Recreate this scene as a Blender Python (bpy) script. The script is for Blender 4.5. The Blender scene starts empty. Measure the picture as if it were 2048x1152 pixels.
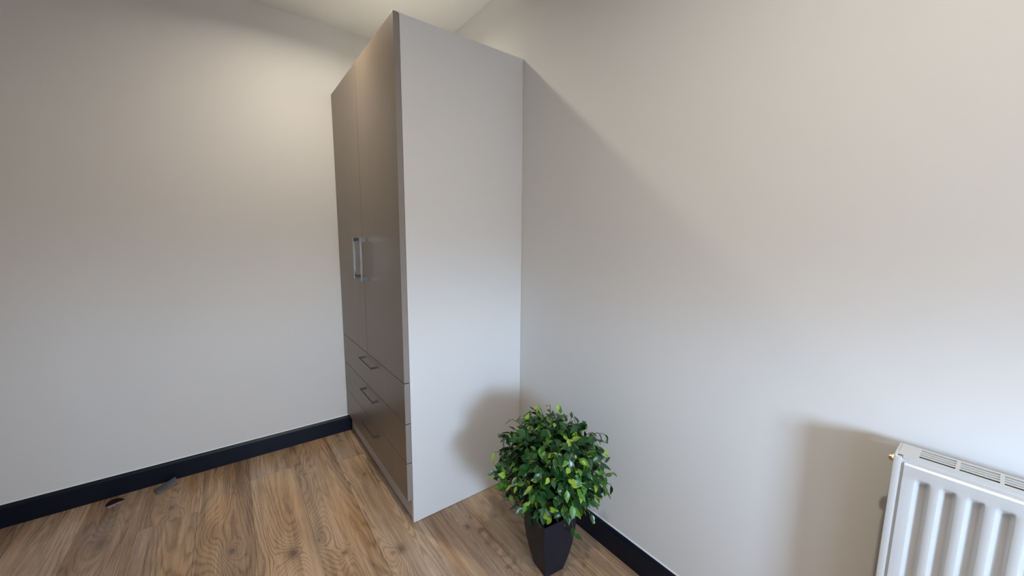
import bpy, bmesh, math, random
from mathutils import Vector, Matrix

random.seed(11)
scene = bpy.context.scene
C = scene.collection

# ------------------------------------------------------------------ camera
CAM = Vector((0, 0, 1.25))
F_PX = 746.2732
FW = Vector((0.59785963, 0.79092902, -0.13036543)).normalized()
RT = Vector((0.79832699, -0.60217436, 0.00774979)).normalized()
UP = RT.cross(FW).normalized()
cam_d = bpy.data.cameras.new('camera')
cam_d.sensor_fit = 'HORIZONTAL'
cam_d.sensor_width = 36.0
cam_d.lens = F_PX / 2048 * 36.0
cam_d.clip_start = 0.01
cam = bpy.data.objects.new('camera', cam_d)
C.objects.link(cam)
cam.matrix_world = Matrix((
    (RT.x, UP.x, -FW.x, CAM.x),
    (RT.y, UP.y, -FW.y, CAM.y),
    (RT.z, UP.z, -FW.z, CAM.z),
    (0, 0, 0, 1)))
scene.camera = cam

# ------------------------------------------------------------------ light, world, exposure
SKY_STRENGTH = 114.0
SKY_COL = (0.55, 0.74, 1.0)
GROUND_COL = (0.09, 0.11, 0.15)
LAMP_COL = (1.0, 0.905, 0.74)
LAMP_W = [7.4, 13.6]
BEAM_W = [22.0, 22.0]
LAMP_POS = [(0.37, 1.86), (0.25, -0.02)]

w = bpy.data.worlds.new('world')
scene.world = w
w.use_nodes = True
nt = w.node_tree
nt.nodes.clear()
tc = nt.nodes.new('ShaderNodeTexCoord')
sp = nt.nodes.new('ShaderNodeSeparateXYZ')
rp = nt.nodes.new('ShaderNodeValToRGB')
rp.color_ramp.elements[0].position = 0.46
rp.color_ramp.elements[0].color = (*GROUND_COL, 1)
rp.color_ramp.elements[1].position = 0.545
rp.color_ramp.elements[1].color = (*SKY_COL, 1)
mp = nt.nodes.new('ShaderNodeMath')
mp.operation = 'MULTIPLY_ADD'
mp.inputs[1].default_value = 0.5
mp.inputs[2].default_value = 0.5
bg = nt.nodes.new('ShaderNodeBackground')
bg.inputs['Strength'].default_value = SKY_STRENGTH
wo = nt.nodes.new('ShaderNodeOutputWorld')
nt.links.new(tc.outputs['Generated'], sp.inputs[0])
nt.links.new(sp.outputs['Z'], mp.inputs[0])
nt.links.new(mp.outputs[0], rp.inputs[0])
nt.links.new(rp.outputs[0], bg.inputs['Color'])
nt.links.new(bg.outputs[0], wo.inputs[0])

scene.view_settings.view_transform = 'Standard'
scene.view_settings.look = 'None'
scene.view_settings.gamma = 1.0
scene.view_settings.use_curve_mapping = False
scene.view_settings.exposure = -0.11

# ------------------------------------------------------------------ dimensions (metres)
XW = 1.156          # right wall
YL = 2.488          # left wall of the photograph
XO = -2.9           # wall opposite the right wall
YR = -1.15          # wall behind the camera
HC = 2.455          # ceiling
Y1 = 1.453          # near side of the wardrobe
XF = 0.5405         # door fronts
XP = 0.5650         # carcass front
HW = 2.077          # wardrobe height
WIN = (0.15, 0.57, 0.80, 1.22)   # window opening x0,x1,z0,z1

portal = bpy.data.lights.new('window_portal', 'AREA')
portal.shape = 'RECTANGLE'
portal.size = WIN[1] - WIN[0]
portal.size_y = WIN[3] - WIN[2]
portal.cycles.is_portal = True
po = bpy.data.objects.new('window_portal', portal)
C.objects.link(po)
po.location = ((WIN[0] + WIN[1]) / 2, YR - 0.02, (WIN[2] + WIN[3]) / 2)
po.rotation_euler = (math.radians(90), 0, 0)     # local -Z looks to +Y


# ------------------------------------------------------------------ helpers
def tag(o, label=None, cat=None, group=None, kind=None):
    if label: o['label'] = label
    if cat: o['category'] = cat
    if group: o['group'] = group
    if kind: o['kind'] = kind
    return o


def empty(name, loc=(0, 0, 0), rz=0.0):
    o = bpy.data.objects.new(name, None)
    o.empty_display_size = 0.05
    C.objects.link(o)
    o.location = loc
    o.rotation_euler = (0, 0, rz)
    return o


def obj(name, bm, mat, parent=None, smooth=False, loc=None, autosmooth=None):
    me = bpy.data.meshes.new(name)
    bmesh.ops.recalc_face_normals(bm, faces=bm.faces)
    bm.to_mesh(me)
    bm.free()
    me.materials.append(mat)
    if smooth:
        for p in me.polygons: p.use_smooth = True
    if autosmooth is not None:
        me.set_sharp_from_angle(angle=math.radians(autosmooth))
    o = bpy.data.objects.new(name, me)
    C.objects.link(o)
    if parent: o.parent = parent
    if loc: o.location = loc
    return o


def add_box(bm, a, b, bev=0.0, seg=2):
    x0, y0, z0 = a; x1, y1, z1 = b
    v = [bm.verts.new(c) for c in ((x0, y0, z0), (x1, y0, z0), (x1, y1, z0), (x0, y1, z0),
                                   (x0, y0, z1), (x1, y0, z1), (x1, y1, z1), (x0, y1, z1))]
    fs = [bm.faces.new([v[i] for i in f]) for f in
          ((0, 3, 2, 1), (4, 5, 6, 7), (0, 1, 5, 4), (1, 2, 6, 5), (2, 3, 7, 6), (3, 0, 4, 7))]
    if bev > 0:
        es = list({e for f in fs for e in f.edges})
        bmesh.ops.bevel(bm, geom=es, offset=bev, segments=seg, affect='EDGES', profile=0.6)


def box(a, b, bev=0.0, seg=2):
    bm = bmesh.new()
    add_box(bm, a, b, bev, seg)
    return bm


def add_prism(bm, poly, axis, lo, hi):
    """extrude a 2-D polygon along an axis ('x','y','z')"""
    def P(u, v, t):
        return {'x': (t, u, v), 'y': (u, t, v), 'z': (u, v, t)}[axis]
    A = [bm.verts.new(P(u, v, lo)) for u, v in poly]
    B = [bm.verts.new(P(u, v, hi)) for u, v in poly]
    n = len(poly)
    bm.faces.new(A); bm.faces.new(list(reversed(B)))
    for i in range(n):
        bm.faces.new((A[i], B[i], B[(i + 1) % n], A[(i + 1) % n]))


def add_tube(bm, pts, radii, seg=8, cap=True):
    rings = []
    n = len(pts)
    pts = [Vector(p) for p in pts]
    ref = Vector((0.3, 0.2, 1)).normalized()
    for i, p in enumerate(pts):
        d = (pts[min(i + 1, n - 1)] - pts[max(i - 1, 0)]).normalized()
        s = d.cross(ref)
        if s.length < 1e-3: s = d.cross(Vector((1, 0, 0)))
        s.normalize(); t = d.cross(s)
        r = radii[i] if hasattr(radii, '__len__') else radii
        rings.append([bm.verts.new(p + s * math.cos(a) * r + t * math.sin(a) * r)
                      for a in (2 * math.pi * k / seg for k in range(seg))])
    for a, b in zip(rings, rings[1:]):
        for k in range(seg):
            bm.faces.new((a[k], a[(k + 1) % seg], b[(k + 1) % seg], b[k]))
    if cap:
        bm.faces.new(rings[0]); bm.faces.new(list(reversed(rings[-1])))


def ray(px, py):
    return FW * F_PX + RT * (px - 1024) + UP * (576 - py)


# ------------------------------------------------------------------ materials
def mat(name, col, rough=0.5, metal=0.0, spec=0.5, bump=None, var=None, coat=0.0):
    m = bpy.data.materials.new(name)
    m.use_nodes = True
    t = m.node_tree
    b = t.nodes['Principled BSDF']
    b.inputs['Base Color'].default_value = (*col, 1)
    b.inputs['Roughness'].default_value = rough
    b.inputs['Metallic'].default_value = metal
    b.inputs['Specular IOR Level'].default_value = spec
    b.inputs['Coat Weight'].default_value = coat
    g = t.nodes.new('ShaderNodeNewGeometry')
    if var:
        sc, amt = var
        n = t.nodes.new('ShaderNodeTexNoise')
        n.inputs['Scale'].default_value = sc
        n.inputs['Detail'].default_value = 4
        t.links.new(g.outputs['Position'], n.inputs['Vector'])
        mx = t.nodes.new('ShaderNodeMix'); mx.data_type = 'RGBA'
        mx.inputs[6].default_value = (*[c * (1 - amt) for c in col], 1)
        mx.inputs[7].default_value = (*[min(1, c * (1 + amt)) for c in col], 1)
        t.links.new(n.outputs['Fac'], mx.inputs[0])
        t.links.new(mx.outputs[2], b.inputs['Base Color'])
    if bump:
        sc, st = bump
        n = t.nodes.new('ShaderNodeTexNoise')
        n.inputs['Scale'].default_value = sc
        n.inputs['Detail'].default_value = 3
        t.links.new(g.outputs['Position'], n.inputs['Vector'])
        bp = t.nodes.new('ShaderNodeBump')
        bp.inputs['Strength'].default_value = st
        bp.inputs['Distance'].default_value = 0.002
        t.links.new(n.outputs['Fac'], bp.inputs['Height'])
        t.links.new(bp.outputs[0], b.inputs['Normal'])
    return m


M = {}
M['wall'] = mat('wall_paint', (0.80, 0.79, 0.775), 0.75, spec=0.25, bump=(260, 0.05), var=(3, 0.012))
M['ceiling'] = mat('ceiling_paint', (0.87, 0.865, 0.85), 0.85, spec=0.2, bump=(200, 0.04))
M['panel'] = mat('white_laminate', (0.80, 0.80, 0.795), 0.42, spec=0.4, var=(2, 0.01))
M['plinth'] = mat('pale_grey_laminate', (0.55, 0.53, 0.52), 0.45, spec=0.4)
M['navy'] = mat('navy_satin_paint', (0.0026, 0.0058, 0.016), 0.42, spec=0.30, bump=(90, 0.03))
M['caulk'] = mat('white_caulk', (0.80, 0.79, 0.77), 0.6)
M['chrome'] = mat('polished_chrome', (0.50, 0.52, 0.55), 0.10, metal=1.0)
M['nickel'] = mat('brushed_nickel', (0.20, 0.185, 0.17), 0.3, metal=1.0)
M['radiator'] = mat('white_enamel', (0.60, 0.595, 0.585), 0.28, spec=0.5)
M['inside'] = mat('shade_dark_inside', (0.10, 0.097, 0.093), 0.7)  # shade behind the grille slots put into the colour; also the hidden slab
M['brass'] = mat('brass', (0.62, 0.48, 0.30), 0.32, metal=1.0)
M['frame'] = mat('white_window_plastic', (0.8, 0.8, 0.8), 0.35)
M['pot'] = mat('matt_charcoal_pot', (0.0095, 0.0115, 0.024), 0.48, spec=0.4, var=(40, 0.05))
M['soil'] = mat('dark_potting_soil', (0.018, 0.010, 0.008), 0.95, bump=(120, 0.8), var=(90, 0.5))
M['bark'] = mat('reddish_bark', (0.055, 0.022, 0.014), 0.8, bump=(150, 0.5), var=(60, 0.4))
M['twig'] = mat('green_brown_twig', (0.045, 0.042, 0.020), 0.7)
M['scrap'] = mat('grey_plastic_scrap', (0.075, 0.076, 0.085), 0.45, var=(60, 0.3))
M['paper'] = mat('pale_torn_paper', (0.30, 0.24, 0.22), 0.8, var=(200, 0.4))
M['plum'] = mat('dark_plum_plastic', (0.018, 0.006, 0.006), 0.4)


def glass_mat():
    m = bpy.data.materials.new('window_glass')
    m.use_nodes = True
    t = m.node_tree
    t.nodes.clear()
    out = t.nodes.new('ShaderNodeOutputMaterial')
    tr = t.nodes.new('ShaderNodeBsdfTransparent')
    gl = t.nodes.new('ShaderNodeBsdfGlossy')
    gl.inputs['Roughness'].default_value = 0.02
    mx = t.nodes.new('ShaderNodeMixShader')
    mx.inputs[0].default_value = 0.06
    t.links.new(tr.outputs[0], mx.inputs[1])
    t.links.new(gl.outputs[0], mx.inputs[2])
    t.links.new(mx.outputs[0], out.inputs[0])
    return m


M['glass'] = glass_mat()


def door_mat():
    m = mat('taupe_satin_laminate', (0.155, 0.125, 0.10), 0.38, spec=0.6)
    t = m.node_tree
    b = t.nodes['Principled BSDF']
    g = t.nodes['Geometry']
    mp = t.nodes.new('ShaderNodeMapping')
    mp.inputs['Scale'].default_value = (60, 60, 1.6)
    t.links.new(g.outputs['Position'], mp.inputs[0])
    n = t.nodes.new('ShaderNodeTexNoise')
    n.inputs['Scale'].default_value = 1.0
    n.inputs['Detail'].default_value = 5
    t.links.new(mp.outputs[0], n.inputs['Vector'])
    mx = t.nodes.new('ShaderNodeMix'); mx.data_type = 'RGBA'
    mx.inputs[6].default_value = (0.200, 0.156, 0.118, 1)
    mx.inputs[7].default_value = (0.240, 0.190, 0.146, 1)
    t.links.new(n.outputs['Fac'], mx.inputs[0])
    t.links.new(mx.outputs[2], b.inputs['Base Color'])
    return m


M['door'] = door_mat()
M['edge'] = mat('pale_taupe_edge_banding', (0.30, 0.262, 0.235), 0.4, spec=0.45)


def emit_mat(name, col, s):
    m = bpy.data.materials.new(name)
    m.use_nodes = True
    b = m.node_tree.nodes['Principled BSDF']
    b.inputs['Base Color'].default_value = (0.8, 0.8, 0.8, 1)
    b.inputs['Emission Color'].default_value = (*col, 1)
    b.inputs['Emission Strength'].default_value = s
    return m


M['lens'] = emit_mat('lit_lamp_lens', LAMP_COL, 6.0)

# knots seen on the printed oak: x, y, half-width, half-length, ring weight, darkness
KNOTS = [(-0.138, 1.905, 0.035, 0.10, 0.9, 0.35), (0.226, 1.640, 0.035, 0.10, 0.9, 0.35),
         (-0.077, 1.745, 0.014, 0.022, 0.5, 0.9), (0.283, 1.469, 0.014, 0.020, 0.5, 0.9),
         (0.114, 1.588, 0.030, 0.040, 0.8, 0.95), (0.469, 1.353, 0.026, 0.034, 0.8, 0.75),
         (0.490, 1.941, 0.013, 0.020, 0.4, 0.8), (-0.297, 2.211, 0.020, 0.026, 0.5, 0.7),
         (-0.116, 2.393, 0.008, 0.010, 0.3, 0.8), (0.238, 2.127, 0.008, 0.011, 0.3, 0.9),
         (0.746, 1.296, 0.014, 0.022, 0.4, 0.85), (-0.507, 2.101, 0.030, 0.060, 0.5, 0.8),
         (0.212, 1.600, 0.009, 0.018, 0.3, 0.8), (0.878, 1.276, 0.012, 0.02, 0.4, 0.6)]


def wood_mat():
    m = bpy.data.materials.new('printed_oak_laminate')
    m.use_nodes = True
    t = m.node_tree
    N, L = t.nodes, t.links
    b = N['Principled BSDF']

    def math_(op, a, bb=None, c=None):
        n = N.new('ShaderNodeMath'); n.operation = op
        for i, v in enumerate((a, bb, c)):
            if v is None: continue
            if isinstance(v, (int, float)): n.inputs[i].default_value = v
            else: L.new(v, n.inputs[i])
        return n.outputs[0]

    def noise(vec, detail=2, rough=0.5, dist=0.0):
        n = N.new('ShaderNodeTexNoise')
        n.inputs['Scale'].default_value = 1.0
        n.inputs['Detail'].default_value = detail
        n.inputs['Roughness'].default_value = rough
        n.inputs['Distortion'].default_value = dist
        L.new(vec, n.inputs['Vector'])
        return n.outputs['Fac']

    def scaled(vec, s):
        n = N.new('ShaderNodeVectorMath'); n.operation = 'MULTIPLY'
        L.new(vec, n.inputs[0]); n.inputs[1].default_value = s
        return n.outputs[0]

    geo = N.new('ShaderNodeNewGeometry')
    info = N.new('ShaderNodeObjectInfo')
    rnd = info.outputs['Random']
    off = N.new('ShaderNodeCombineXYZ')
    L.new(math_('MULTIPLY', rnd, 37.0), off.inputs[0])
    L.new(math_('MULTIPLY', rnd, 91.0), off.inputs[1])
    L.new(math_('MULTIPLY', rnd, 13.0), off.inputs[2])
    ad = N.new('ShaderNodeVectorMath'); ad.operation = 'ADD'
    L.new(geo.outputs['Position'], ad.inputs[0]); L.new(off.outputs[0], ad.inputs[1])
    P = ad.outputs[0]

    field = math_('MULTIPLY', noise(scaled(P, (7.0, 0.38, 1)), 1.0, 0.4, 0.1), 3.4)
    dark = None
    cath = None
    for (kx, ky, sx, sy, wr, dk) in KNOTS:
        s = N.new('ShaderNodeVectorMath'); s.operation = 'SUBTRACT'
        L.new(geo.outputs['Position'], s.inputs[0]); s.inputs[1].default_value = (kx, ky, 0)
        sc = scaled(s.outputs[0], (1 / sx, 1 / sy, 0))
        d = N.new('ShaderNodeVectorMath'); d.operation = 'LENGTH'
        L.new(sc, d.inputs[0])
        d2 = math_('MULTIPLY', d.outputs['Value'], d.outputs['Value'])
        g1 = math_('DIVIDE', wr, math_('MULTIPLY_ADD', d2, 0.30, 1.0))
        field = math_('ADD', field, g1)
        g2 = math_('MULTIPLY', math_('POWER', 2.718, math_('MULTIPLY', d2, -1.6)), dk)
        dark = g2 if dark is None else math_('MAXIMUM', dark, g2)
        if wr >= 0.8:
            g3 = math_('DIVIDE', 1.0, math_('MULTIPLY_ADD', d2, 0.16, 1.0))
            cath = g3 if cath is None else math_('MAXIMUM', cath, g3)

    wob = math_('MULTIPLY', noise(scaled(P, (60, 14, 1)), 3, 0.6), 0.10)
    ring = math_('SINE', math_('MULTIPLY', math_('ADD', field, wob), 62.0))
    ring = math_('MULTIPLY_ADD', ring, 0.5, 0.5)
    ring = math_('POWER', ring, 3.0)
    fibre = noise(scaled(P, (240, 5, 1)), 4, 0.65)
    fibre2 = noise(scaled(P, (34, 0.9, 1)), 4, 0.6)
    blotch = noise(scaled(P, (5, 1.6, 1)), 3, 0.55)

    r = N.new('ShaderNodeValToRGB')
    e = r.color_ramp.elements
    e[0].position = 0.28; e[0].color = (0.168, 0.095, 0.050, 1)
    e[1].position = 0.72; e[1].color = (0.560, 0.365, 0.210, 1)
    k = e.new(0.5); k.color = (0.345, 0.212, 0.118, 1)
    tone = math_('ADD', math_('MULTIPLY', blotch, 0.62), math_('MULTIPLY', fibre2, 0.62))
    tone = math_('ADD', tone, math_('MULTIPLY_ADD', rnd, 0.20, -0.10))
    tone = math_('ADD', tone, math_('MULTIPLY_ADD', fibre, 0.34, -0.17))
    ringamt = math_('MULTIPLY', ring, math_('MULTIPLY_ADD', noise(scaled(P, (9, 1.5, 1)), 2), 0.42, -0.10))
    ringamt = math_('ADD', ringamt, math_('MULTIPLY', math_('MULTIPLY', ring, cath), 0.095))
    tone = math_('SUBTRACT', tone, ringamt)
    tone = math_('ADD', tone, math_('MULTIPLY', cath, 0.05))
    tone = math_('ADD', tone, -0.08)
    L.new(tone, r.inputs[0])
    # some boards lean to grey, some to red
    hv = N.new('ShaderNodeHueSaturation')
    L.new(math_('MULTIPLY_ADD', noise(scaled(P, (4, 1.2, 1)), 2), 0.9, 0.46), hv.inputs['Saturation'])
    L.new(r.outputs[0], hv.inputs['Color'])
    mx = N.new('ShaderNodeMix'); mx.data_type = 'RGBA'
    L.new(math_('MULTIPLY', dark, 0.85), mx.inputs[0])
    L.new(hv.outputs[0], mx.inputs[6])
    mx.inputs[7].default_value = (0.085, 0.052, 0.033, 1)
    L.new(mx.outputs[2], b.inputs['Base Color'])
    L.new(math_('MULTIPLY_ADD', fibre, 0.14, 0.20), b.inputs['Roughness'])
    b.inputs['Specular IOR Level'].default_value = 0.5
    bp = N.new('ShaderNodeBump')
    bp.inputs['Strength'].default_value = 0.25
    bp.inputs['Distance'].default_value = 0.0006
    L.new(math_('SUBTRACT', fibre, math_('MULTIPLY', ring, 0.5)), bp.inputs['Height'])
    L.new(bp.outputs[0], b.inputs['Normal'])
    return m


M['wood'] = wood_mat()


def leaf_mat(name, c_dark, c_lite, rough):
    m = bpy.data.materials.new(name)
    m.use_nodes = True
    t = m.node_tree
    N, L = t.nodes, t.links
    b = N['Principled BSDF']
    info = N.new('ShaderNodeObjectInfo')
    geo = N.new('ShaderNodeNewGeometry')
    n = N.new('ShaderNodeTexNoise')
    n.inputs['Scale'].default_value = 26
    n.inputs['Detail'].default_value = 2
    L.new(geo.outputs['Position'], n.inputs['Vector'])
    ad = N.new('ShaderNodeMath'); ad.operation = 'ADD'
    L.new(info.outputs['Random'], ad.inputs[0]); L.new(n.outputs['Fac'], ad.inputs[1])
    ml = N.new('ShaderNodeMath'); ml.operation = 'MULTIPLY'; ml.inputs[1].default_value = 0.5
    L.new(ad.outputs[0], ml.inputs[0])
    mx = N.new('ShaderNodeMix'); mx.data_type = 'RGBA'
    mx.inputs[6].default_value = (*c_dark, 1); mx.inputs[7].default_value = (*c_lite, 1)
    L.new(ml.outputs[0], mx.inputs[0])
    L.new(mx.outputs[2], b.inputs['Base Color'])
    b.inputs['Roughness'].default_value = rough
    b.inputs['Specular IOR Level'].default_value = 0.5
    return m


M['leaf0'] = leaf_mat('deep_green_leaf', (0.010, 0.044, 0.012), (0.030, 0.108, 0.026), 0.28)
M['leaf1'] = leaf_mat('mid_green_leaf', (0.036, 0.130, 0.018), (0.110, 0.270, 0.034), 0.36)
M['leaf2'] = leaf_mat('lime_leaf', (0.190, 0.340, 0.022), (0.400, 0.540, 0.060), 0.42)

# ------------------------------------------------------------------ room shell
T = 0.10
sh = lambda n, a, b, m: tag(obj(n, box(a, b), m), kind='structure')
floor = tag(obj('floor', box((XO, YR, -0.12), (XW, YL, -0.012)), M['inside']), kind='structure')
tag(floor, 'oak-look laminate floor running under the wardrobe and the plant')
ceil = tag(sh('ceiling', (XO, YR, HC), (XW, YL, HC + T), M['ceiling']), 'pale ceiling above the wardrobe')
tag(sh('wall_left', (XO, YL, -0.12), (XW, YL + T, HC + T), M['wall']), 'off-white wall to the left of the wardrobe')
tag(sh('wall_right', (XW, YR, -0.12), (XW + T, YL + T, HC + T), M['wall']), 'off-white wall behind the plant and the radiator')
tag(sh('wall_opposite', (XO - T, YR, -0.12), (XO, YL + T, HC + T), M['wall']), 'off-white wall facing the wardrobe doors')
bm = bmesh.new()
x0, x1, z0, z1 = WIN
add_box(bm, (XO - T, YR - T, -0.12), (x0, YR, HC + T))
add_box(bm, (x1, YR - T, -0.12), (XW + T, YR, HC + T))
add_box(bm, (x0, YR - T, -0.12), (x1, YR, z0))
add_box(bm, (x0, YR - T, z1), (x1, YR, HC + T))
tag(tag(obj('wall_rear', bm, M['wall']), kind='structure'), 'off-white wall with the small window behind the camera')

tag(sh('light_block_wall', (XO, YR + 0.001, -0.011), (0.04, -0.55, HC - 0.001), M['wall']), 'unseen off-white wall added behind the camera to balance the light')  # added out of view to hold window light off the left wall

win = tag(tag(empty('window_1', ((x0 + x1) / 2, YR - 0.05, z0)), 'small white framed window behind the camera'), kind='structure')
bm = bmesh.new()
hw, hh, fr = (x1 - x0) / 2, z1 - z0, 0.02
add_box(bm, (-hw, -0.03, 0), (-hw + fr, 0.03, hh))
add_box(bm, (hw - fr, -0.03, 0), (hw, 0.03, hh))
add_box(bm, (-hw + fr, -0.03, 0), (hw - fr, 0.03, fr))
add_box(bm, (-hw + fr, -0.03, hh - fr), (hw - fr, 0.03, hh))
obj('window_frame', bm, M['frame'], win)
obj('pane', box((-hw + fr, -0.004, fr), (hw - fr, 0.004, hh - fr)), M['glass'], win)

# floor boards: 200 mm wide, laid along the right wall
PW, PL = 0.2, 1.29
rows = []
k0 = math.floor(XO / PW)
fixed_end = {-2: 2.11, 0: 0.94, 1: 2.49, -1: 1.42, 2: 0.85}
k = k0
while k * PW < XW:
    xa, xb = max(XO, k * PW), min(XW, (k + 1) * PW)
    e = fixed_end.get(k, random.uniform(YR, YR + PL))
    while e > YR + 0.1: e -= PL
    y = e
    while y < YL:
        ya, yb = max(YR, y), min(YL, y + PL)
        if yb - ya > 0.03 and xb - xa > 0.02:
            rows.append((xa, xb, ya, yb))
        y += PL
    k += 1


def plank_mesh(lx, ly):
    bm = bmesh.new()
    c = 0.0007
    h = 0.012
    z = (-h, -c, 0)
    r0 = [(-lx / 2 + .0002, -ly / 2 + .0002), (lx / 2 - .0002, -ly / 2 + .0002), (lx / 2 - .0002, ly / 2 - .0002), (-lx / 2 + .0002, ly / 2 - .0002)]
    r2 = [(-lx / 2 + c, -ly / 2 + c), (lx / 2 - c, -ly / 2 + c), (lx / 2 - c, ly / 2 - c), (-lx / 2 + c, ly / 2 - c)]
    A = [bm.verts.new((*p, z[0])) for p in r0]
    B = [bm.verts.new((*p, z[1])) for p in r0]
    D = [bm.verts.new((*p, z[2])) for p in r2]
    bm.faces.new(A); bm.faces.new(D)
    for a, b in ((A, B), (B, D)):
        for i in range(4):
            bm.faces.new((a[i], a[(i + 1) % 4], b[(i + 1) % 4], b[i]))
    bmesh.ops.recalc_face_normals(bm, faces=bm.faces)
    me = bpy.data.meshes.new('plank')
    bm.to_mesh(me); bm.free()
    me.materials.append(M['wood'])
    return me


cache = {}
for (xa, xb, ya, yb) in rows:
    key = (round(xb - xa, 4), round(yb - ya, 4))
    if key not in cache: cache[key] = plank_mesh(*key)
    o = bpy.data.objects.new('plank', cache[key])
    C.objects.link(o)
    o.parent = floor
    o.location = ((xa + xb) / 2, (ya + yb) / 2, 0)


# skirting boards with an eased top edge and a caulk bead
def skirting(name, axis, wall, sgn, lo, hi, label):
    t, h = 0.015, 0.101
    prof = [(0, 0.0005), (t, 0.0005), (t, h - 0.012), (t - 0.0025, h - 0.005), (t - 0.008, h - 0.0008), (0, h)]
    bm = bmesh.new()
    poly = [(wall - sgn * (u + 0.0002), v) for u, v in prof]
    add_prism(bm, poly, axis, lo, hi)
    o = tag(tag(obj(name, bm, M['navy']), kind='structure'), label)
    bm = bmesh.new()
    poly = [(wall - sgn * (u + 0.0002), v) for u, v in ((0, h), (0.004, h), (0.0025, h + 0.0022), (0, h + 0.0042))]
    add_prism(bm, poly, axis, lo, hi)
    obj('caulk_bead', bm, M['caulk'], o)
    return o


skirting('baseboard_left', 'x', YL, 1, XO, XP - 0.002, 'dark navy skirting board along the left wall')
skirting('baseboard_right', 'y', XW, 1, YR, Y1 - 0.001, 'dark navy skirting board below the radiator wall')


# ------------------------------------------------------------------ downlights (above and behind the view)
def downlight(x, y, watts, beam, label):
    t = tag(empty('ceiling_downlight', (x, y, HC)), label, 'downlight', 'recessed ceiling downlights')
    bm = bmesh.new()
    n = 40
    prof = [(0.036, 0.0), (0.036, -0.002), (0.040, -0.006), (0.044, -0.005), (0.046, -0.0005)]
    rings = [[bm.verts.new((r * math.cos(2 * math.pi * i / n), r * math.sin(2 * math.pi * i / n), z)) for i in range(n)] for r, z in prof]
    for a, b in zip(rings, rings[1:]):
        for i in range(n):
            bm.faces.new((a[i], a[(i + 1) % n], b[(i + 1) % n], b[i]))
    obj('trim_ring', bm, M['frame'], t, smooth=True)
    bm = bmesh.new()
    bmesh.ops.create_circle(bm, cap_ends=True, segments=32, radius=0.0365)
    obj('lens', bm, M['lens'], t, loc=(0, 0, -0.0012))
    l = bpy.data.lights.new('downlight_lamp', 'AREA')
    l.shape = 'DISK'
    l.size = 0.05
    l.energy = watts
    l.color = LAMP_COL
    l.spread = math.radians(160)
    lo = bpy.data.objects.new('downlight_lamp', l)
    C.objects.link(lo)
    lo.parent = t
    lo.location = (0, 0, -0.004)
    b = bpy.data.lights.new('downlight_beam', 'SPOT')     # the reflector's main beam
    b.energy = beam
    b.color = LAMP_COL
    b.spot_size = math.radians(62)
    b.spot_blend = 1.0
    b.shadow_soft_size = 0.025
    bo = bpy.data.objects.new('downlight_beam', b)
    C.objects.link(bo)
    bo.parent = t
    bo.location = (0, 0, -0.006)


downlight(*LAMP_POS[0], LAMP_W[0], BEAM_W[0], 'recessed ceiling downlight in front of the wardrobe doors')
downlight(*LAMP_POS[1], LAMP_W[1], BEAM_W[1], 'recessed ceiling downlight near the radiator wall')

# ------------------------------------------------------------------ wardrobe
G = 0.0015
wd = tag(empty('wardrobe', ((XF + XW) / 2, (Y1 + YL) / 2, 0)),
         'tall white wardrobe with taupe doors and drawers in the corner', 'wardrobe')
WO = Vector(wd.location)


def wpart(name, a, b, m, bev=0.0008, parent=wd, base=WO):
    a = Vector(a) - base; b = Vector(b) - base
    return obj(name, box(a, b, bev), m, parent)


YE = YL - 0.002
XE = XW - 0.001
tag(wpart('side_panel', (XP, Y1, 0.002), (XE, Y1 + 0.018, HW), M['panel']), 'white end panel')
wpart('side_panel', (XP, YE - 0.018, 0.002), (XE, YE, HW), M['panel'])
wpart('top_panel', (XP, Y1 + 0.0185, HW - 0.020), (XE, YE - 0.0185, HW - 0.002), M['panel'])
wpart('back_panel', (XE - 0.008, Y1 + 0.0185, 0.11), (XE, YE - 0.0185, HW - 0.021), M['panel'])
wpart('base_panel', (XP, Y1 + 0.0185, 0.095), (XE - 0.009, YE - 0.0185, 0.113), M['panel'])
wpart('shelf', (XP + 0.01, Y1 + 0.0185, 0.640), (XE - 0.009, YE - 0.0185, 0.656), M['panel'])
tag(wpart('plinth', (XP + 0.001, Y1 + 0.0185, 0.010), (XP + 0.017, YE - 0.0185, 0.094), M['plinth']), 'pale grey plinth')

YG = (Y1 + YE) / 2
D1, D2, D3, D4 = 0.648, 0.468, 0.289, 0.114
DOOR_B = 0.0012


def front(name, y0, y1, z0, z1):
    cy, cz = (y0 + y1) / 2, (z0 + z1) / 2
    o = obj(name, box((-0.0115, y0 - cy, z0 - cz), (0.0115, y1 - cy, z1 - cz), DOOR_B), M['door'], wd)
    o.location = Vector((XF + 0.0115, cy, cz)) - WO
    # edge banding on the side turned to the room
    if y0 < Y1 + 0.01:
        obj('edge_band', box((-0.0112, y0 - cy - 0.0007, z0 - cz + 0.0006), (0.0112, y0 - cy + 0.0002, z1 - cz - 0.0006)), M['edge'], o)
    return o, Vector((XF + 0.0115, cy, cz))


def bar_handle(parent, pc, vertical, cy, cz, length, m, post=0.020, wdt=0.012, stand=0.030):
    """flat bar on two square posts, standing off the door front (-X)"""
    bm = bmesh.new()
    L2 = length / 2
    x0, x1 = -stand, 0.0
    def bx(a0, a1, t0, t1, u0, u1):
        # along t, across u
        if vertical: add_box(bm, (a0, u0, t0), (a1, u1, t1), 0.0006)
        else: add_box(bm, (a0, t0, u0), (a1, t1, u1), 0.0006)
    bx(x0, x1 - 0.0002, -L2, -L2 + post, -wdt / 2, wdt / 2)
    bx(x0, x1 - 0.0002, L2 - post, L2, -wdt / 2, wdt / 2)
    bx(x0, x0 + 0.007, -L2 + post, L2 - post, -wdt / 2, wdt / 2)
    o = obj('handle', bm, m, parent)
    o.location = Vector((XF, cy, cz)) - pc
    return o


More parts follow.
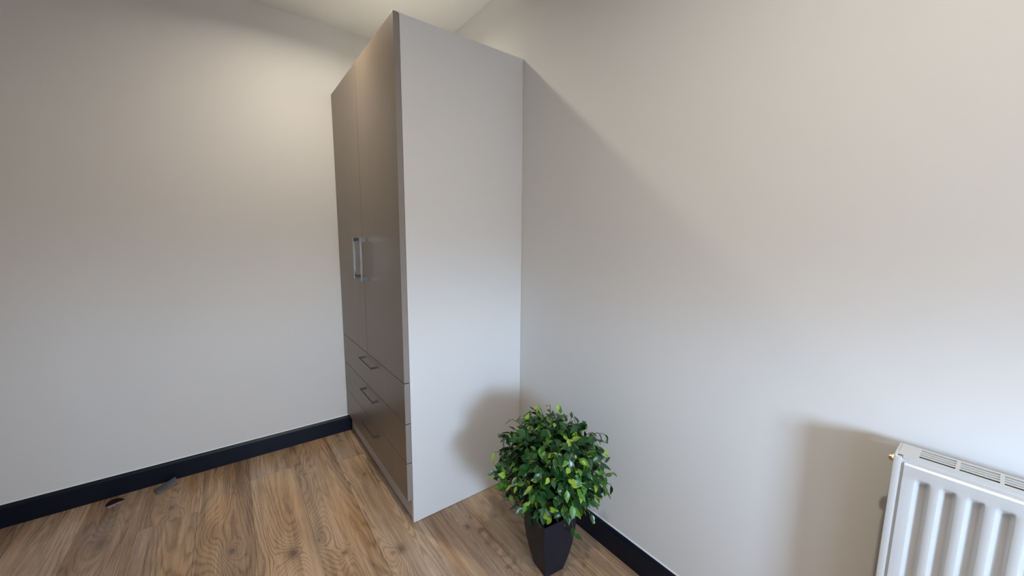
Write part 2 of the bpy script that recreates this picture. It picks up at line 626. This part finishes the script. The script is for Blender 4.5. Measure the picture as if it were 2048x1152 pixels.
for s, (y0, y1) in ((-1, (Y1 + 0.0005, YG - G)), (1, (YG + G, YE))):
    o, pc = front('door', y0, y1, D1 + G, HW + 0.001)
    bar_handle(o, pc, True, YG + s * 0.062, 1.1445, 0.212, M['chrome'])
for za, zb, hz in ((D2, D1, 0.609), (D3, D2, 0.433), (D4, D3, 0.247)):
    o, pc = front('drawer', Y1 + 0.0005, YE, za + G, zb - G)
    bar_handle(o, pc, False, 1.938, hz, 0.218, M['nickel'], post=0.010, wdt=0.007)

# ------------------------------------------------------------------ radiator on the right wall
RY0, RY1 = 0.096, -0.520        # far end, near end
RZ0, RZ1 = 0.222, 0.822
RXF, RXB = 1.051, 1.126
rad = tag(empty('radiator', (RXB, (RY0 + RY1) / 2, RZ0)),
          'white panel radiator with top grille on the right wall', 'radiator')
RO = Vector(rad.location)


def smooth01(t):
    t = max(0.0, min(1.0, t))
    return t * t * (3 - 2 * t)


def radiator_panel(xf, sign):
    """pressed sheet: grooves 33 mm apart, rounded ends"""
    pitch = 0.0333
    ya, yb = RY0 - 0.016, RY1 + 0.016
    zt, zb = RZ1 - 0.012, RZ0 + 0.004
    g0 = 0.064                     # first groove's far lip
    ys = {ya, yb}
    grooves = []
    y = g0
    while y - 0.024 > yb + 0.008:
        grooves.append((y, y - 0.0225))
        for q in (0, .06, .12, .2, .28, .36, .5, .64, .72, .8, .88, .94, 1): ys.add(y - 0.0225 * q)
        y -= pitch
    ys = sorted(ys, reverse=True)
    gz1, gz0 = RZ1 - 0.036, RZ0 + 0.036
    zs = [zb, zb + .004] + [gz0 + d for d in (0, .002, .005, .009, .013)] + [gz0 + (gz1 - gz0) * q for q in (.15, .3, .5, .7, .85)] \
        + [gz1 - d for d in (.013, .009, .005, .002, 0)] + [zt - .004, zt]
    bm = bmesh.new()
    V = []
    for z in zs:
        row = []
        for y in ys:
            d = 0.0
            for (a, b) in grooves:
                if b <= y <= a:
                    u = (a - y) / (a - b)
                    across = smooth01(u / 0.36) * smooth01((1 - u) / 0.30)
                    along = smooth01((z - gz0) / 0.013) * smooth01((gz1 - z) / 0.013)
                    d = 0.0095 * across * along
            edge = 0.004 if (z in (zs[0], zs[-1])) else 0.0
            row.append(bm.verts.new((xf + sign * (d + edge) - RO.x, y - RO.y, z - RO.z)))
        V.append(row)
    for i in range(len(zs) - 1):
        for j in range(len(ys) - 1):
            bm.faces.new((V[i][j], V[i][j + 1], V[i + 1][j + 1], V[i + 1][j]))
    ret = bmesh.ops.extrude_face_region(bm, geom=list(bm.faces))
    for v in ret['geom']:
        if isinstance(v, bmesh.types.BMVert): v.co.x += sign * 0.0105 if False else sign * 0.0025
    return bm


tag(obj('front_panel', radiator_panel(RXF + 0.002, 1), M['radiator'], rad, smooth=True, autosmooth=40), 'white front panel pressed with vertical grooves')
obj('back_panel', radiator_panel(RXB - 0.004, -1), M['inside'], rad, smooth=True, autosmooth=40)
# convector fins between the two panels
bm = bmesh.new()
poly = []
y = RY0 - 0.03
i = 0
while y > RY1 + 0.03:
    poly.append((RXF + 0.022 if i % 4 in (0, 1) else RXB - 0.020, y))
    if i % 2 == 0: y -= 0.010
    else: y -= 0.0005
    i += 1
A = [bm.verts.new((px - RO.x, py - RO.y, 0.05)) for px, py in poly]
B = [bm.verts.new((px - RO.x, py - RO.y, RZ1 - RZ0 - 0.018)) for px, py in poly]
for i in range(len(poly) - 1):
    bm.faces.new((A[i], A[i + 1], B[i + 1], B[i]))
obj('convector_fins', bm, M['inside'], rad)


def rpart(name, a, b, m, bev=0.0015, parent=rad):
    return obj(name, box(Vector(a) - RO, Vector(b) - RO, bev), m, parent)


# end covers with a rolled front lip
for ye, s in ((RY0, -1), (RY1, 1)):
    bm = bmesh.new()
    def bb(a, b, bev=0.0012):
        lo = Vector((min(a[0], b[0]), min(a[1], b[1]), min(a[2], b[2]))) - RO
        hi = Vector((max(a[0], b[0]), max(a[1], b[1]), max(a[2], b[2]))) - RO
        add_box(bm, lo, hi, bev)
    bb((RXF, ye, RZ0), (RXB, ye + s * 0.0045, RZ1))
    bb((RXF - 0.001, ye, RZ0), (RXF + 0.010, ye + s * 0.0115, RZ1 - 0.002), 0.003)
    bb((RXF + 0.0062, ye + s * 0.0046, RZ0 + 0.004), (RXF + 0.0082, ye + s * 0.022, RZ1 - 0.006), 0.0)
    obj('end_cover', bm, M['radiator'], rad, smooth=True, autosmooth=35)
# top grille: plate with slots, 4 slots by many bays
bm = bmesh.new()
zg0, zg1 = RZ1 - 0.0014, RZ1
gx0, gx1 = 1.0740, 1.1180
def gb(a, b, bev=0.0):
    lo = Vector((min(a[0], b[0]), min(a[1], b[1]), a[2])) - RO
    hi = Vector((max(a[0], b[0]), max(a[1], b[1]), b[2])) - RO
    add_box(bm, lo, hi, bev)
gy0 = RY0 - 0.0048
gy1 = RY1 + 0.0048
s0 = 0.0635
gb((gx1, gy0, zg0), (RXB - 0.0005, gy1, zg1))
gb((RXF + 0.0125, gy0, zg0), (gx0, gy1, zg1))
gb((gx0, gy0, zg0), (gx1, s0, zg1))
bay, div = 0.0472, 0.0050
y = s0
while y - bay > gy1 + 0.02:
    y2 = y - bay
    nx = 4
    step = (gx1 - gx0) / nx
    for q in range(1, nx):
        xc = gx0 + step * q
        gb((xc - 0.0024, y, zg0), (xc + 0.0024, y2, zg1))
    gb((gx0, y2, zg0), (gx1, y2 - div, zg1))
    y = y2 - div
gb((gx0, y, zg0), (gx1, gy1, zg1))
# folded lip towards the front
gb((RXF + 0.0052, gy0 - 0.007, RZ1 - 0.012), (RXF + 0.0108, gy1 + 0.007, RZ1 - 0.009))
gb((RXF + 0.0109, gy0 - 0.0072, RZ1 - 0.0095), (RXF + 0.0123, gy1 + 0.0072, zg1), 0.0003)
obj('top_grille', bm, M['radiator'], rad)
# brass bleed plug at the far end, near the top
bm = bmesh.new()
add_tube(bm, [(0, 0, 0), (0, 0.0045, 0)], 0.0080, 6)
add_tube(bm, [(0, 0.0045, 0), (0, 0.0085, 0)], [0.0066, 0.0066], 18)
add_tube(bm, [(0, 0.0085, 0), (0, 0.0105, 0)], 0.0036, 4)
pl = obj('bleed_plug', bm, M['brass'], rad, loc=Vector((1.083, RY0, 0.8005)) - RO)
tag(pl, 'brass bleed plug')
# wall brackets and valve tails
for yb in (RY0 - 0.12, RY1 + 0.12):
    rpart('bracket', (RXB - 0.001, yb - 0.02, RZ0 + 0.08), (XW - 0.0005, yb + 0.02, RZ0 + 0.5), M['radiator'], 0.001)
for yv in (RY0 + 0.012, RY1 - 0.012):
    bm = bmesh.new()
    c = Vector((1.088, yv, RZ0 + 0.03)) - RO
    add_tube(bm, [c + Vector((0, 0.0085 * (1 if yv < 0 else -1), 0)), c], 0.008, 12)
    add_tube(bm, [Vector((c.x, c.y, -RZ0 + 0.001)), Vector((c.x, c.y, c.z + 0.045))], [0.0075] * 2, 14)
    obj('valve_pipe', bm, M['chrome'], rad, smooth=True, autosmooth=40)

# ------------------------------------------------------------------ potted topiary
PC = Vector((0.896, 0.940, 0))
POT_H, POT_T, POT_B, POT_ROT = 0.240, 0.146, 0.082, math.radians(-7)
plant = tag(empty('potted_topiary', PC, POT_ROT),
            'ball-shaped leafy green plant in a tapered charcoal pot', 'potted plant')
bm = bmesh.new()


def sq_ring(z, half):
    r = min(0.003, half * 0.1)
    out = []
    for sx, sy in ((1, 1), (-1, 1), (-1, -1), (1, -1)):
        cx, cy = sx * (half - r), sy * (half - r)
        a0 = math.atan2(sy, sx) - math.pi / 4
        for q in range(4):
            a = a0 + math.pi / 2 * q / 3
            out.append(bm.verts.new((cx + r * math.cos(a), cy + r * math.sin(a), z)))
    return out


def pot_half(u):        # bowed, narrowing foot
    return (POT_B + (POT_T - POT_B) * (1 - (1 - u) ** 1.9)) / 2


rings = [sq_ring(0.0005, pot_half(0) - 0.001)]
for i in range(13): rings.append(sq_ring(0.002 + (POT_H - 0.002) * i / 12, pot_half(i / 12)))
rings.append(sq_ring(POT_H, POT_T / 2 - 0.004))
rings.append(sq_ring(POT_H - 0.05, POT_T / 2 - 0.007))
for a, b in zip(rings, rings[1:]):
    n = len(a)
    for i in range(n): bm.faces.new((a[i], a[(i + 1) % n], b[(i + 1) % n], b[i]))
bm.faces.new(rings[0]); bm.faces.new(rings[-1])
tag(obj('pot', bm, M['pot'], plant, smooth=True, autosmooth=25), 'tapered square charcoal pot')
bm = bmesh.new()
h = POT_T / 2 - 0.0085
n = 10
g = [[bm.verts.new((-h + 2 * h * i / n, -h + 2 * h * j / n, POT_H - 0.047 + random.uniform(0, 0.006))) for j in range(n + 1)] for i in range(n + 1)]
for i in range(n):
    for j in range(n): bm.faces.new((g[i][j], g[i + 1][j], g[i + 1][j + 1], g[i][j + 1]))
obj('soil', bm, M['soil'], plant, smooth=True)

FC = Vector((0.004, 0.0, 0.428))      # foliage centre, plant space
bm = bmesh.new()
add_tube(bm, [(0, 0, POT_H - 0.05), (0.004, 0.003, 0.26), (0.001, -0.002, 0.32), (0.004, 0, 0.40)], [0.015, 0.012, 0.011, 0.007], 10)
add_tube(bm, [(0.012, -0.014, POT_H - 0.05), (0.008, -0.016, 0.27), (-0.006, -0.004, 0.36)], [0.008, 0.007, 0.005], 8)
obj('trunk', bm, M['bark'], plant, smooth=True)


def leaf_mesh(name, bend, fold, twist, m, wr):
    """pointed oval leaf along +Y, unit length, folded on the midrib"""
    prof = [(0.0, 0.0), (0.10, 0.30), (0.28, 0.86), (0.45, 1.0), (0.64, 0.80), (0.82, 0.42), (0.93, 0.16), (1.0, 0.0)]
    bm = bmesh.new()
    mid, lf, rt = [], [], []
    for (t, wv) in prof:
        z = -bend * t * t
        hwid = wv * wr / 2
        tw = twist * t
        mid.append(bm.verts.new((0, t, z)))
        if wv > 0:
            zz = z + fold * hwid + 0.03 * math.sin(t * 9)
            lf.append(bm.verts.new((-hwid * math.cos(tw), t, zz - hwid * math.sin(tw))))
            rt.append(bm.verts.new((hwid * math.cos(tw), t, zz + hwid * math.sin(tw))))
    # stalk
    s0 = bm.verts.new((-0.012, -0.22, -0.03)); s1 = bm.verts.new((0.012, -0.22, -0.03))
    s2 = bm.verts.new((0.016, 0.02, 0.0)); s3 = bm.verts.new((-0.016, 0.02, 0.0))
    bm.faces.new((s0, s1, s2, s3))
    N = len(prof)
    for side in (lf, rt):
        bm.faces.new((mid[0], mid[1], side[0]))
        for i in range(len(side) - 1):
            bm.faces.new((mid[i + 1], mid[i + 2], side[i + 1], side[i]))
        bm.faces.new((mid[N - 2], mid[N - 1], side[-1]))
    bmesh.ops.recalc_face_normals(bm, faces=bm.faces)
    me = bpy.data.meshes.new(name)
    bm.to_mesh(me); bm.free()
    me.materials.append(m)
    for p in me.polygons: p.use_smooth = True
    return me


LEAVES = []
for mi in range(3):
    LEAVES.append([leaf_mesh('leaf', b, f, tw, M['leaf%d' % mi], wr) for b, f, tw, wr in
                   ((0.22, 0.35, 0.1, 0.56), (0.38, 0.25, -0.25, 0.50), (0.12, 0.45, 0.2, 0.62), (-0.10, 0.3, -0.1, 0.54))])


def leaf_matrix(pos, out, size):
    """leaf at pos, tip roughly along 'out' but drooping, upper face turned outwards"""
    tip = (out * random.uniform(0.25, 0.9) + Vector((random.gauss(0, .55), random.gauss(0, .55), random.gauss(-0.35, .5)))).normalized()
    up = (out + Vector((random.gauss(0, .35), random.gauss(0, .35), 0.55 + random.gauss(0, .3)))).normalized()
    x = tip.cross(up)
    if x.length < 0.1: x = tip.cross(Vector((0.3, 0.8, 0.1)))
    x.normalize()
    z = x.cross(tip).normalized()
    R = Matrix(((x.x, tip.x, z.x), (x.y, tip.y, z.y), (x.z, tip.z, z.z)))
    return Matrix.Translation(pos) @ R.to_4x4() @ Matrix.Diagonal((size, size, size, 1))


rotp = Matrix.Rotation(POT_ROT, 3, 'Z')
view = (rotp.inverted() @ (CAM - PC - FC)).normalized()
cand = []


def ok(p):
    hw_ = POT_T / 2 + 0.012
    if p.z < POT_H + 0.02 and abs(p.x) < hw_ and abs(p.y) < hw_: return False
    w_ = PC + rotp @ p
    return w_.x < XW - 0.03 and w_.y < Y1 - 0.03 and p.z > 0.16


twigs = bmesh.new()
tips = []
# sprigs: each a twig with leaves along its outer part
NS = 430
ga = math.pi * (3 - math.sqrt(5))
for i in range(NS):
    zc = 1 - 2 * (i + 0.5) / NS
    a = ga * i + random.uniform(-.25, .25)
    rr = math.sqrt(1 - zc * zc)
    d = Vector((rr * math.cos(a), rr * math.sin(a), zc))
    d = (d + Vector([random.gauss(0, .06) for _ in range(3)])).normalized()
    R = random.choice((0.150, 0.165, 0.178, 0.186, 0.192))
    if zc < -0.55: R *= 0.93
    tip = FC + d * R
    tip.z -= 0.012
    if not ok(tip): continue
    s = FC + d * 0.03 + Vector((0, 0, -0.05))
    if i % 2 == 0:
        midp = (s + tip) / 2 + Vector((random.gauss(0, .012), random.gauss(0, .012), 0.012))
        add_tube(twigs, [s, midp, tip], [0.0022, 0.0016, 0.0009], 4, cap=False)
    for q in range(4 if R > 0.17 else 3):
        back = random.uniform(0.0, 0.045)
        pos = tip - d * back + Vector([random.gauss(0, .011) for _ in range(3)])
        if not ok(pos): continue
        sz = random.uniform(0.029, 0.047)
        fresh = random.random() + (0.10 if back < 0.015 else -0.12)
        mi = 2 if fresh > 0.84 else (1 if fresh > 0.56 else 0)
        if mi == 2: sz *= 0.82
        cand.append((leaf_matrix(pos, d, sz), mi, random.randrange(4), pos, d))


# short shaded leaves inside the ball
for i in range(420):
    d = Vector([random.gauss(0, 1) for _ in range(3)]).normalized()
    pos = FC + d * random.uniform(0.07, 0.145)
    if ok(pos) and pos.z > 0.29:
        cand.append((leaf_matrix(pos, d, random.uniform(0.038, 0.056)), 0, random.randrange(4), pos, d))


def at_plane(px, py, push=0.0):
    """point seen at a pixel, at the plant's own distance (upright plane through its centre facing the camera)"""
    cxy = Vector((PC.x, PC.y)); nn = cxy.normalized()
    r = ray(px, py)
    t = (cxy.length - push) / (r.x * nn.x + r.y * nn.y)
    w_ = CAM + r * t
    return rotp.inverted() @ (w_ - PC)


# long sprigs that stand out of the ball: (tip pixel, root pixel, leaf kinds)
for (tx, ty, rx, ry, kinds) in ((1222, 945, 1188, 968, (1, 1)), (988, 958, 1030, 955, (2, 0, 0)), (994, 868, 1025, 880, (2, 0)),
                                (1012, 985, 1030, 950, (0, 0)), (1208, 868, 1180, 872, (1, 0)), (1210, 885, 1180, 880, (0, 0)),
                                (1222, 970, 1185, 955, (0, 0)), (1205, 985, 1170, 965, (1, 0)), (1024, 838, 1050, 860, (1, 0)),
                                (1182, 1035, 1165, 1000, (2, 1)), (1130, 1032, 1130, 1000, (2, 0)), (1148, 1068, 1140, 1030, (0, 0)),
                                (1062, 1030, 1070, 1000, (0, 0)), (990, 905, 1030, 905, (2, 1)), (1080, 815, 1090, 850, (2, 1)), (1100, 812, 1100, 850, (1, 1))):
    p, s = at_plane(tx, ty, 0.02), at_plane(rx, ry, 0.02)
    if (tx, ty) == (1148, 1068): p, s = at_plane(tx, ty, 0.09), at_plane(rx, ry, 0.09)
    mid = (p + s) / 2 + Vector((0, 0, 0.008))
    add_tube(twigs, [s, mid, p], [0.0018, 0.0014, 0.0009], 5, cap=False)
    d = (p - s).normalized()
    for q, mi in enumerate(kinds):
        pos = p - (p - s) * 0.35 * q
        cand.append((leaf_matrix(pos, (d + Vector((0, 0, -.1))).normalized(), random.uniform(0.030, 0.040)), mi, random.randrange(4), pos, d * 10))

tag(obj('branches', twigs, M['twig'], plant, smooth=True), kind='stuff')
# the leaves that show largest (outermost and turned to the room) are single leaves
cand.sort(key=lambda c: -((c[3] - FC).dot(view) + (0.2 if c[4].length > 2 else 0)))
for (mx_, mi, v, pos, d) in cand[:295]:
    o = bpy.data.objects.new('leaf', LEAVES[mi][v])
    C.objects.link(o)
    o.parent = plant
    o.matrix_local = mx_
bm = bmesh.new()
mats = [M['leaf0'], M['leaf1'], M['leaf2']]
tmp = []
verts, faces, fm = [], [], []
for (mx_, mi, v, pos, d) in cand[295:]:
    me = LEAVES[mi][v]
    b0 = len(verts)
    verts += [tuple(mx_ @ vv.co) for vv in me.vertices]
    for p in me.polygons:
        faces.append([b0 + q for q in p.vertices]); fm.append(mi)
bm.free()
me = bpy.data.meshes.new('foliage')
me.from_pydata(verts, [], faces)
for m_ in mats: me.materials.append(m_)
for p, mi in zip(me.polygons, fm):
    p.material_index = mi
    p.use_smooth = True
o = bpy.data.objects.new('foliage', me)
C.objects.link(o)
o.parent = plant
tag(o, kind='stuff')

# ------------------------------------------------------------------ scraps on the floor by the left skirting
# bent grey offcut: lies on the boards, its far corner propped up towards the skirting
corn = [Vector((-0.366, 2.369, 0.0015)), Vector((-0.292, 2.421, 0.006)), Vector((-0.306, 2.452, 0.024)), Vector((-0.384, 2.418, 0.004))]
c = Vector((sum(v.x for v in corn) / 4, sum(v.y for v in corn) / 4, 0))
of = tag(empty('plastic_offcut', c), 'bent grey offcut lying on the floor against the left skirting', 'offcut')
bm = bmesh.new()
n = 8
nrm = (corn[1] - corn[0]).cross(corn[3] - corn[0]).normalized()
top, bot = [], []
for i in range(n + 1):
    u = i / n
    ra, rb = [], []
    for q in range(5):
        v = q / 4
        p = (corn[0] * (1 - u) + corn[1] * u) * (1 - v) + (corn[3] * (1 - u) + corn[2] * u) * v - c
        p = p + nrm * (0.0025 * math.sin(math.pi * v) - 0.002 * math.sin(math.pi * u))
        p.z = max(p.z, 0.0006)
        rb.append(bm.verts.new(p)); ra.append(bm.verts.new(p + nrm * 0.003))
    top.append(ra); bot.append(rb)
for i in range(n):
    for q in range(4):
        for L_ in (top, bot): bm.faces.new((L_[i][q], L_[i + 1][q], L_[i + 1][q + 1], L_[i][q + 1]))
    for q in (0, 4): bm.faces.new((bot[i][q], bot[i + 1][q], top[i + 1][q], top[i][q]))
for i in (0, n):
    for q in range(4): bm.faces.new((bot[i][q], bot[i][q + 1], top[i][q + 1], top[i][q]))
edge_pts = [tuple(top[i][0].co - Vector((0, 0.0008, 0.0006))) for i in range(n + 1)]
obj('strip', bm, M['scrap'], of)
bm = bmesh.new()
add_tube(bm, edge_pts, 0.0012, 5)
tag(obj('pale_edge', bm, M['paper'], of), 'pale broken edge')

# half-moon chip
cc = Vector((-0.518, 2.412))
ch = tag(empty('broken_chip', (cc.x, cc.y, 0), math.radians(20)), 'small dark half-round chip with a pale edge on the floorboards', 'chip')
bm = bmesh.new()
poly = [(0.025 * math.cos(t_), 0.034 * math.sin(t_) - 0.008) for t_ in [math.pi * i / 14 for i in range(15)]]
add_prism(bm, poly, 'z', 0.0006, 0.0035)
obj('cap', bm, M['plum'], ch)
bm = bmesh.new()
poly = [(-0.024, -0.0085), (0.024, -0.0085), (0.020, -0.014), (0.008, -0.020), (0.002, -0.017), (-0.006, -0.025), (-0.020, -0.022)]
add_prism(bm, poly, 'z', 0.0006, 0.0022)
obj('torn_edge', bm, M['paper'], ch)
ch.scale = (1.25, 1.3, 1.0)
